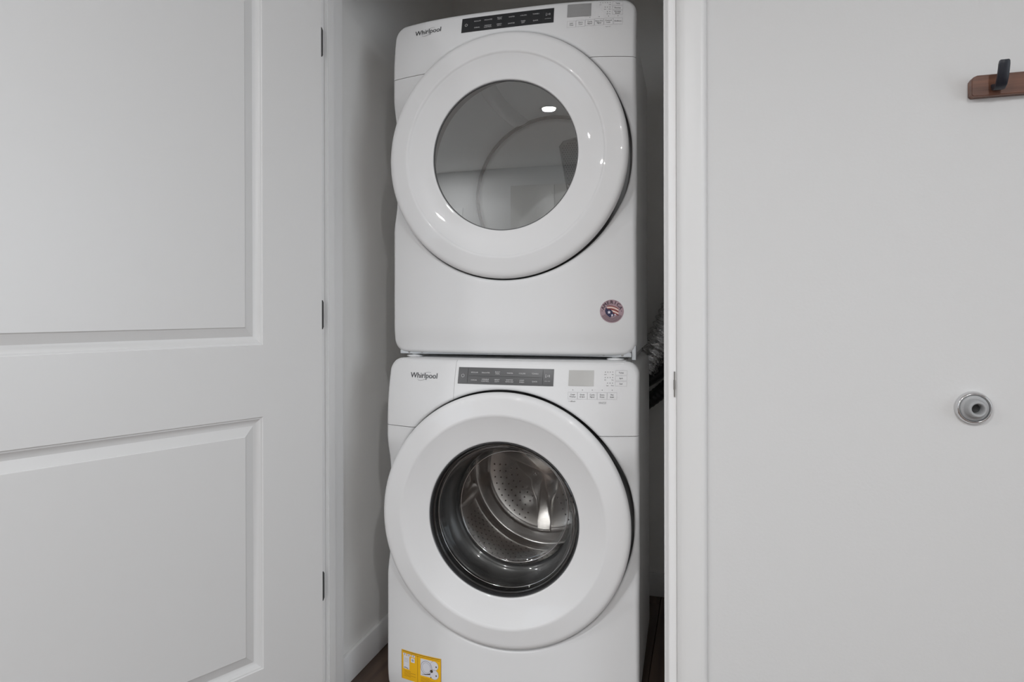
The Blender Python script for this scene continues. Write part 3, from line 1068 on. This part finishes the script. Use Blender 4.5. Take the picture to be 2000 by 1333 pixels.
# ================= dryer
D = Machine('tumble_dryer', (-0.527, 0.209, 0.968), 0.809, 'D')
tag(D.root, 'white tumble dryer stacked on the washing machine, flat grey door glass', 'dryer')
D.build_common()
dd_ = D.door_ring()
D.controls()
bm = bmesh.new()
gl = [(0.2028, -0.0468)]
for r in (0.18, 0.15, 0.11, 0.07, 0.035, 0):
    gl.append((r, -0.0468 - 0.0022 * (1 - (r / 0.2028) ** 2)))
lathe(bm, gl, 128, (0, zc))
tag(finish('door_glass', bm, M_GLASS_D, dd_, smooth='all'), 'round flat tinted glass')
bm = bmesh.new()
lathe(bm, [(0.2036, -0.050), (0.2036, -0.044), (0.2012, -0.044), (0.2012, -0.050)], 128, (0, zc), close=True)
finish('glass_seal', bm, M_SEAM, dd_)
# drum
bm = bmesh.new()
lathe(bm, [(0.250, 0.048), (0.246, 0.052), (0.246, 0.064), (0.262, 0.075), (0.288, 0.082), (0.2905, 0.095), (0.2905, 0.602)], 128, (0, zc))
ddm = finish('drum', bm, M_DRUM, D.root, smooth=60)
tag(ddm, 'pale grey enamelled drum')
for deg in (112, 232, 352):
    bm = bmesh.new()
    a = math.radians(deg)
    c = Vector((math.cos(a), 0, math.sin(a)))
    t = Vector((-math.sin(a), 0, math.cos(a)))
    rows = []
    for iy in range(13):
        f = iy / 12
        y = 0.10 + f * 0.49
        hgt = 0.045 * min(1, 0.15 + math.sin(PI * f) * 1.2)
        off = 0.016 * math.sin(PI * f)
        row = []
        for ix in range(9):
            u = -1 + ix / 4
            row.append(bm.verts.new(c * (0.2898 - hgt * (1 - abs(u) ** 2.0)) + t * (u * 0.026 + off) + Vector((0, y, zc))))
        rows.append(row)
    for A, B in zip(rows[:-1], rows[1:]):
        for qq in range(8):
            bm.faces.new((A[qq], A[qq + 1], B[qq + 1], B[qq]))
    finish('baffle', bm, M_DRUM, ddm, smooth='all')
bm = bmesh.new()
lathe(bm, [(0.2904, 0.602), (0.2745, 0.600), (0.2735, 0.598), (0.260, 0.592), (0.10, 0.588), (0.06, 0.584), (0, 0.583)], 128, (0, zc))
bk = finish('rear_bulkhead', bm, M_DRUMB, D.root, smooth=60)
bm = bmesh.new()
lathe(bm, [(0.2903, 0.6015), (0.2903, 0.5950), (0.2815, 0.5935), (0.2790, 0.5960), (0.2790, 0.6015)], 128, (0, zc), close=True)
finish('felt_seal', bm, M_GROOVE, bk, smooth=40)
# perforated air grille on the bulkhead (upper right)
gp_ = [(0.034, 0.168), (0.048, 0.186), (0.10, 0.198), (0.165, 0.188), (0.200, 0.160), (0.205, 0.120), (0.165, 0.050), (0.120, -0.02), (0.085, -0.028), (0.066, -0.010)]
def yb_(r):
    return 0.5885 + max(0.0, min(1, (r - 0.10) / 0.16)) * 0.0035
bm = bmesh.new()
cxg = sum(p[0] for p in gp_) / len(gp_)
czg = sum(p[1] for p in gp_) / len(gp_)
def ringpts(sc, y):
    return [bm.verts.new((cxg + (p[0] - cxg) * sc, y, zc + czg + (p[1] - czg) * sc)) for p in gp_]
L = [ringpts(1.07, 0.592), ringpts(1.05, 0.582), ringpts(1.0, 0.580), ringpts(0.97, 0.585)]
for A, B in zip(L[:-1], L[1:]):
    for i in range(len(gp_)):
        bm.faces.new((A[i], A[(i + 1) % len(gp_)], B[(i + 1) % len(gp_)], B[i]))
bm.faces.new(L[-1])
gr = finish('air_grille', bm, M_GRILLE, D.root, smooth=40)
bm = bmesh.new()
def inpoly(x, z, P):
    c = False
    j = len(P) - 1
    for i in range(len(P)):
        if (P[i][1] > z) != (P[j][1] > z) and x < (P[j][0] - P[i][0]) * (z - P[i][1]) / (P[j][1] - P[i][1]) + P[i][0]:
            c = not c
        j = i
    return c
GS = [(cxg + (p[0] - cxg) * 0.93, czg + (p[1] - czg) * 0.93) for p in gp_]
iz = 0
z = -0.03
while z < 0.2:
    x = 0.03 + (iz % 2) * 0.0045
    while x < 0.21:
        if inpoly(x, z, GS):
            vs = [bm.verts.new((x + 0.0026 * math.cos(2 * PI * k / 6), 0.5844, zc + z + 0.0026 * math.sin(2 * PI * k / 6))) for k in range(6)]
            bm.faces.new(vs)
        x += 0.009
    z += 0.0078
    iz += 1
gh = finish('grille_hole', bm, M_HOLE, gr, auto='keep')
gh['kind'] = 'stuff'

# base frame of the dryer under its front panel
bm = bmesh.new()
box(bm, -0.330, 0.336, 0.004, 0.030, 0.0142, 0.0260)
box(bm, 0.3365, 0.3475, 0.008, 0.030, 0.0065, 0.045)
bmesh.ops.bevel(bm, geom=bm.edges[:], offset=0.0012, segments=1, affect='EDGES')
finish('base_frame', bm, M_FRAME, D.root)
for xx in (-0.302, -0.262, 0.262, 0.312):
    bm = bmesh.new()
    lathe(bm, [(0, 0.0035), (0.0038, 0.004), (0.0045, 0.006)], 12, (xx, 0.0202))
    finish('screw', bm, M_NICKEL, D.root)

# round badge: AMERICA with flag shape
bx, bz, br = 0.2869, 0.1370, 0.0305
bd = D.decal('round_badge', [D.disc(bx, bz, br, 40)], M_STK, D.root, 0.0008)
tag(bd, 'round mauve sticker with a flag emblem')
parts = []
for i, ch in enumerate('AMERICA'):
    a = math.radians(158 - i * (136 / 6))
    vs, fs = text_geo(ch, 0.0125)
    ro = a - PI / 2
    cx, cz = bx + 0.0236 * math.cos(a), bz + 0.0236 * math.sin(a)
    for bo in (-0.0004, 0.0, 0.0004):
        parts.append(([(cx + (x + bo) * math.cos(ro) - y * math.sin(ro), cz + (x + bo) * math.sin(ro) + y * math.cos(ro)) for x, y in vs], fs))
parts += [D.disc(bx - 0.0245, bz + 0.0012, 0.0011, 8), D.disc(bx + 0.0245, bz + 0.0005, 0.0011, 8)]
for rr in (0.0185, 0.0215, 0.0245, 0.0272):
    parts.append(D.arc(bx, bz, rr, rr, 205, 335, 0.0010, 24))
D.decal('badge_lettering', parts, M_STKD, bd, 0.0012)
def flag_strip(t0, t1):
    n = 14
    top, bt = [], []
    for i in range(n + 1):
        f = i / n
        x = bx - 0.012 + f * 0.029
        w0 = bz + 0.0135 - 0.006 * f * f * 1.2
        top.append((x, w0 - t0 * 0.022 + 0.0015 * math.sin(f * 3)))
        bt.append((x, w0 - t1 * 0.022 + 0.0015 * math.sin(f * 3)))
    vs = top + bt
    return vs, [(i, i + 1, n + 2 + i, n + 1 + i) for i in range(n)]
D.decal('red_stripe', [flag_strip(-0.05, 0.07), flag_strip(0.27, 0.48), flag_strip(0.68, 0.86)], M_STKR, bd, 0.0011)
D.decal('cream_stripe', [flag_strip(0.07, 0.27), flag_strip(0.48, 0.68)], M_STKP, bd, 0.0012)
nv = [(-0.0135, 0.0085), (-0.009, 0.005), (-0.003, 0.0045), (0.0015, 0.0005), (0.0030, -0.0055), (0.0065, -0.0065), (0.0045, -0.0125), (-0.001, -0.0115), (-0.0035, -0.0150), (-0.0085, -0.0115), (-0.0135, -0.006), (-0.0155, 0.0010)]
ctr_ = (bx - 0.005, bz - 0.003)
vs = [ctr_] + [(bx + x * 1.12, bz + z_ * 1.12) for x, z_ in nv]
D.decal('navy_field', [(vs, [(0, i, i % len(nv) + 1) for i in range(1, len(nv) + 1)])], M_STKN, bd, 0.0014)
st_ = []
for (cx, cz, r) in ((bx - 0.0068, bz - 0.0028, 0.0050), (bx + 0.0010, bz - 0.0105, 0.0038), (bx + 0.0085, bz - 0.0085, 0.0030)):
    P = [(cx, cz)]
    for i in range(10):
        rr = r if i % 2 == 0 else r * 0.45
        a = PI / 2 + i * PI / 5
        P.append((cx + rr * math.cos(a), cz + rr * math.sin(a)))
    st_.append((P, [(0, i, i % 10 + 1) for i in range(1, 11)]))
D.decal('white_star', st_, M_STKW, bd, 0.0017)

# ------------------------------------------------ foil duct and hoses behind the machines
def crinkled_duct():
    P = bezier((-0.005, 0.9345, 1.42), (-0.075, 0.9345, 1.21), (-0.125, 0.9345, 1.055), (-0.225, 0.9345, 0.885), 360)
    rad = []
    for i in range(len(P)):
        rad.append(0.0465 + 0.0038 * math.sin(i / 360 * 2 * PI * 22))
    bm = bmesh.new()
    tube(bm, P, rad, 56, cap=False)
    rnd = random.Random(3)
    for v in bm.verts:
        v.co += Vector((rnd.uniform(-1, 1), rnd.uniform(-1, 1), rnd.uniform(-1, 1))) * 0.0016
    return bm


du = finish('exhaust_duct', crinkled_duct(), M_FOIL, smooth=50)
tag(du, 'crinkled silver foil exhaust duct rising behind the machines at right', 'duct')
bm = bmesh.new()
P = bezier((0.0, 0.955, 1.00), (-0.06, 0.955, 0.92), (-0.12, 0.955, 0.815), (-0.26, 0.955, 0.73), 120)
tube(bm, P, [0.0265 + 0.0010 * math.sin(i * 1.3) for i in range(121)], 24)
tag(finish('drain_hose', bm, M_HOSE, smooth=50), 'thick black drain hose, lower of two sloping behind the washer', 'hose')
bm = bmesh.new()
P = bezier((0.0, 1.0125, 1.065), (-0.06, 1.0125, 0.985), (-0.12, 1.0125, 0.875), (-0.26, 1.0125, 0.81), 80)
tube(bm, P, 0.0225, 20)
tag(finish('supply_hose', bm, M_HOSEG, smooth=50), 'charcoal hose lying just above the thick black drain hose', 'hose')

# ------------------------------------------------ wall mounted things
# door bumper
bo = empty('wall_bumper', (0.5148, 0, 0.9112))
bm = bmesh.new()
lathe(bm, [(0.0325, -0.0002), (0.0332, -0.003), (0.0325, -0.007), (0.0306, -0.0105), (0.0288, -0.0122), (0.0272, -0.0122), (0.0264, -0.0105), (0.0262, -0.001)], 72)
finish('rim', bm, M_CHROME, bo, smooth='all')
bm = bmesh.new()
lathe(bm, [(0.0261, -0.0015), (0.0260, -0.0080), (0.0252, -0.0100), (0.0225, -0.0108), (0.0205, -0.0108), (0.0190, -0.0130), (0.0178, -0.0200), (0.0165, -0.0265), (0.0150, -0.0290), (0.0130, -0.0296), (0.0112, -0.0284), (0.0098, -0.0240), (0.0092, -0.0150), (0.0090, -0.0100)], 72)
finish('rubber_pad', bm, M_BUMPR, bo, smooth=60)
bm = bmesh.new()
lathe(bm, [(0.0092, -0.0105), (0, -0.0105)], 24)
finish('screw_recess', bm, M_BUMPH, bo)
tag(bo, 'round chrome and grey rubber door bumper on the right wall', 'door stop')

# coat rack
ra = empty('coat_rack', (0.5065, 0, 1.5335))
bm = bmesh.new()
Lr, Hr, Tr = 0.46, 0.0420, 0.019
o_ = [(0, 0.004), (0.004, 0), (Lr - 0.004, 0), (Lr, 0.004), (Lr, Hr - 0.010), (Lr - 0.010, Hr), (0.011, Hr), (0.004, Hr - 0.003), (0.0, Hr - 0.009)]
o_ = [(x, z) for x, z in o_]
A = [bm.verts.new((x, -0.0004, z)) for x, z in o_]
B = [bm.verts.new((x, -Tr, z)) for x, z in o_]
bm.faces.new(A)
bm.faces.new(B[::-1])
for i in range(len(o_)):
    bm.faces.new((A[i], A[(i + 1) % len(o_)], B[(i + 1) % len(o_)], B[i]))
bmesh.ops.bevel(bm, geom=[e for e in bm.edges if all(abs(v.co.y + Tr) < 1e-4 for v in e.verts)], offset=0.0016, segments=2, affect='EDGES')
finish('board', bm, M_WALNUT, ra, smooth=35)
# hook: flat black leaf curving out and up, swept section
bm = bmesh.new()
path = [(-0.0185, 0.0190, 0.0085), (-0.026, 0.0100, 0.0090), (-0.036, 0.0085, 0.0094), (-0.044, 0.0140, 0.0096), (-0.050, 0.0240, 0.0096), (-0.0545, 0.0370, 0.0095), (-0.0575, 0.0480, 0.0094), (-0.0590, 0.0535, 0.0086), (-0.0594, 0.0556, 0.0070)]
rows = []
for i, (y, z, hw) in enumerate(path):
    a = path[max(0, i - 1)]
    b = path[min(len(path) - 1, i + 1)]
    ty, tz = b[0] - a[0], b[1] - a[1]
    Lh = math.hypot(ty, tz)
    ny, nz = -tz / Lh, ty / Lh
    th = 0.0032
    cx = 0.0418 + 0.0000 * i
    rows.append([bm.verts.new((cx + sx_ * hw, y + s_ * ny * th, z + s_ * nz * th)) for sx_, s_ in ((-1, -0.6), (-0.8, -1), (0.8, -1), (1, -0.6), (1, 0.6), (0.8, 1), (-0.8, 1), (-1, 0.6))])
for A, B in zip(rows[:-1], rows[1:]):
    for i in range(8):
        bm.faces.new((A[i], A[(i + 1) % 8], B[(i + 1) % 8], B[i]))
bm.faces.new(rows[0])
bm.faces.new(rows[-1][::-1])
hk = finish('hook', bm, M_BLACKM, ra, smooth=40)
tag(hk, 'black metal hook')
tag(ra, 'dark walnut coat rack board with black hook at upper right', 'coat rack')

# ------------------------------------------------ ceiling downlights and the mirrored cabinet
for i, (dx, dy) in enumerate(DOWNLIGHTS):
    e = empty('ceiling_downlight', (dx, dy, CEIL))
    bm = bmesh.new()
    lathe(bm, [(0.075, 0), (0.074, -0.004), (0.060, -0.006), (0.057, -0.003), (0.057, 0)], 40, (0, 0), 'Z')
    finish('trim_ring', bm, M_TRIM, e, smooth=40)
    bm = bmesh.new()
    lathe(bm, [(0.057, -0.002), (0, -0.002)], 40, (0, 0), 'Z')
    finish('lamp', bm, M_EMIT, e)
    tag(e, ['ceiling downlight whose bright disc mirrors in the dryer glass', 'ceiling downlight over the room, near right of the camera', 'ceiling downlight over the room, near far left side', 'ceiling downlight over the room, rear right', 'ceiling downlight over the room, rear left by window'][i], 'ceiling light', 'recessed downlights in the room ceiling')
cb = empty('wall_cabinet_unit', (-1.42, -3.75, 0))
boxobj('carcass', (-0.02, 0.98, -0.55, 0, 0, 2.12), M_TAUPE, cb, bevel=0.003)
for k in range(2):
    boxobj('cabinet_door', (-0.015 + k * 0.495, 0.472 + k * 0.495, 0.0005, 0.018, 0.08, 2.11), M_TAUPE, cb, bevel=0.002)
tag(cb, 'tall taupe cabinet mirrored at the lower right of dryer glass', 'cabinet')
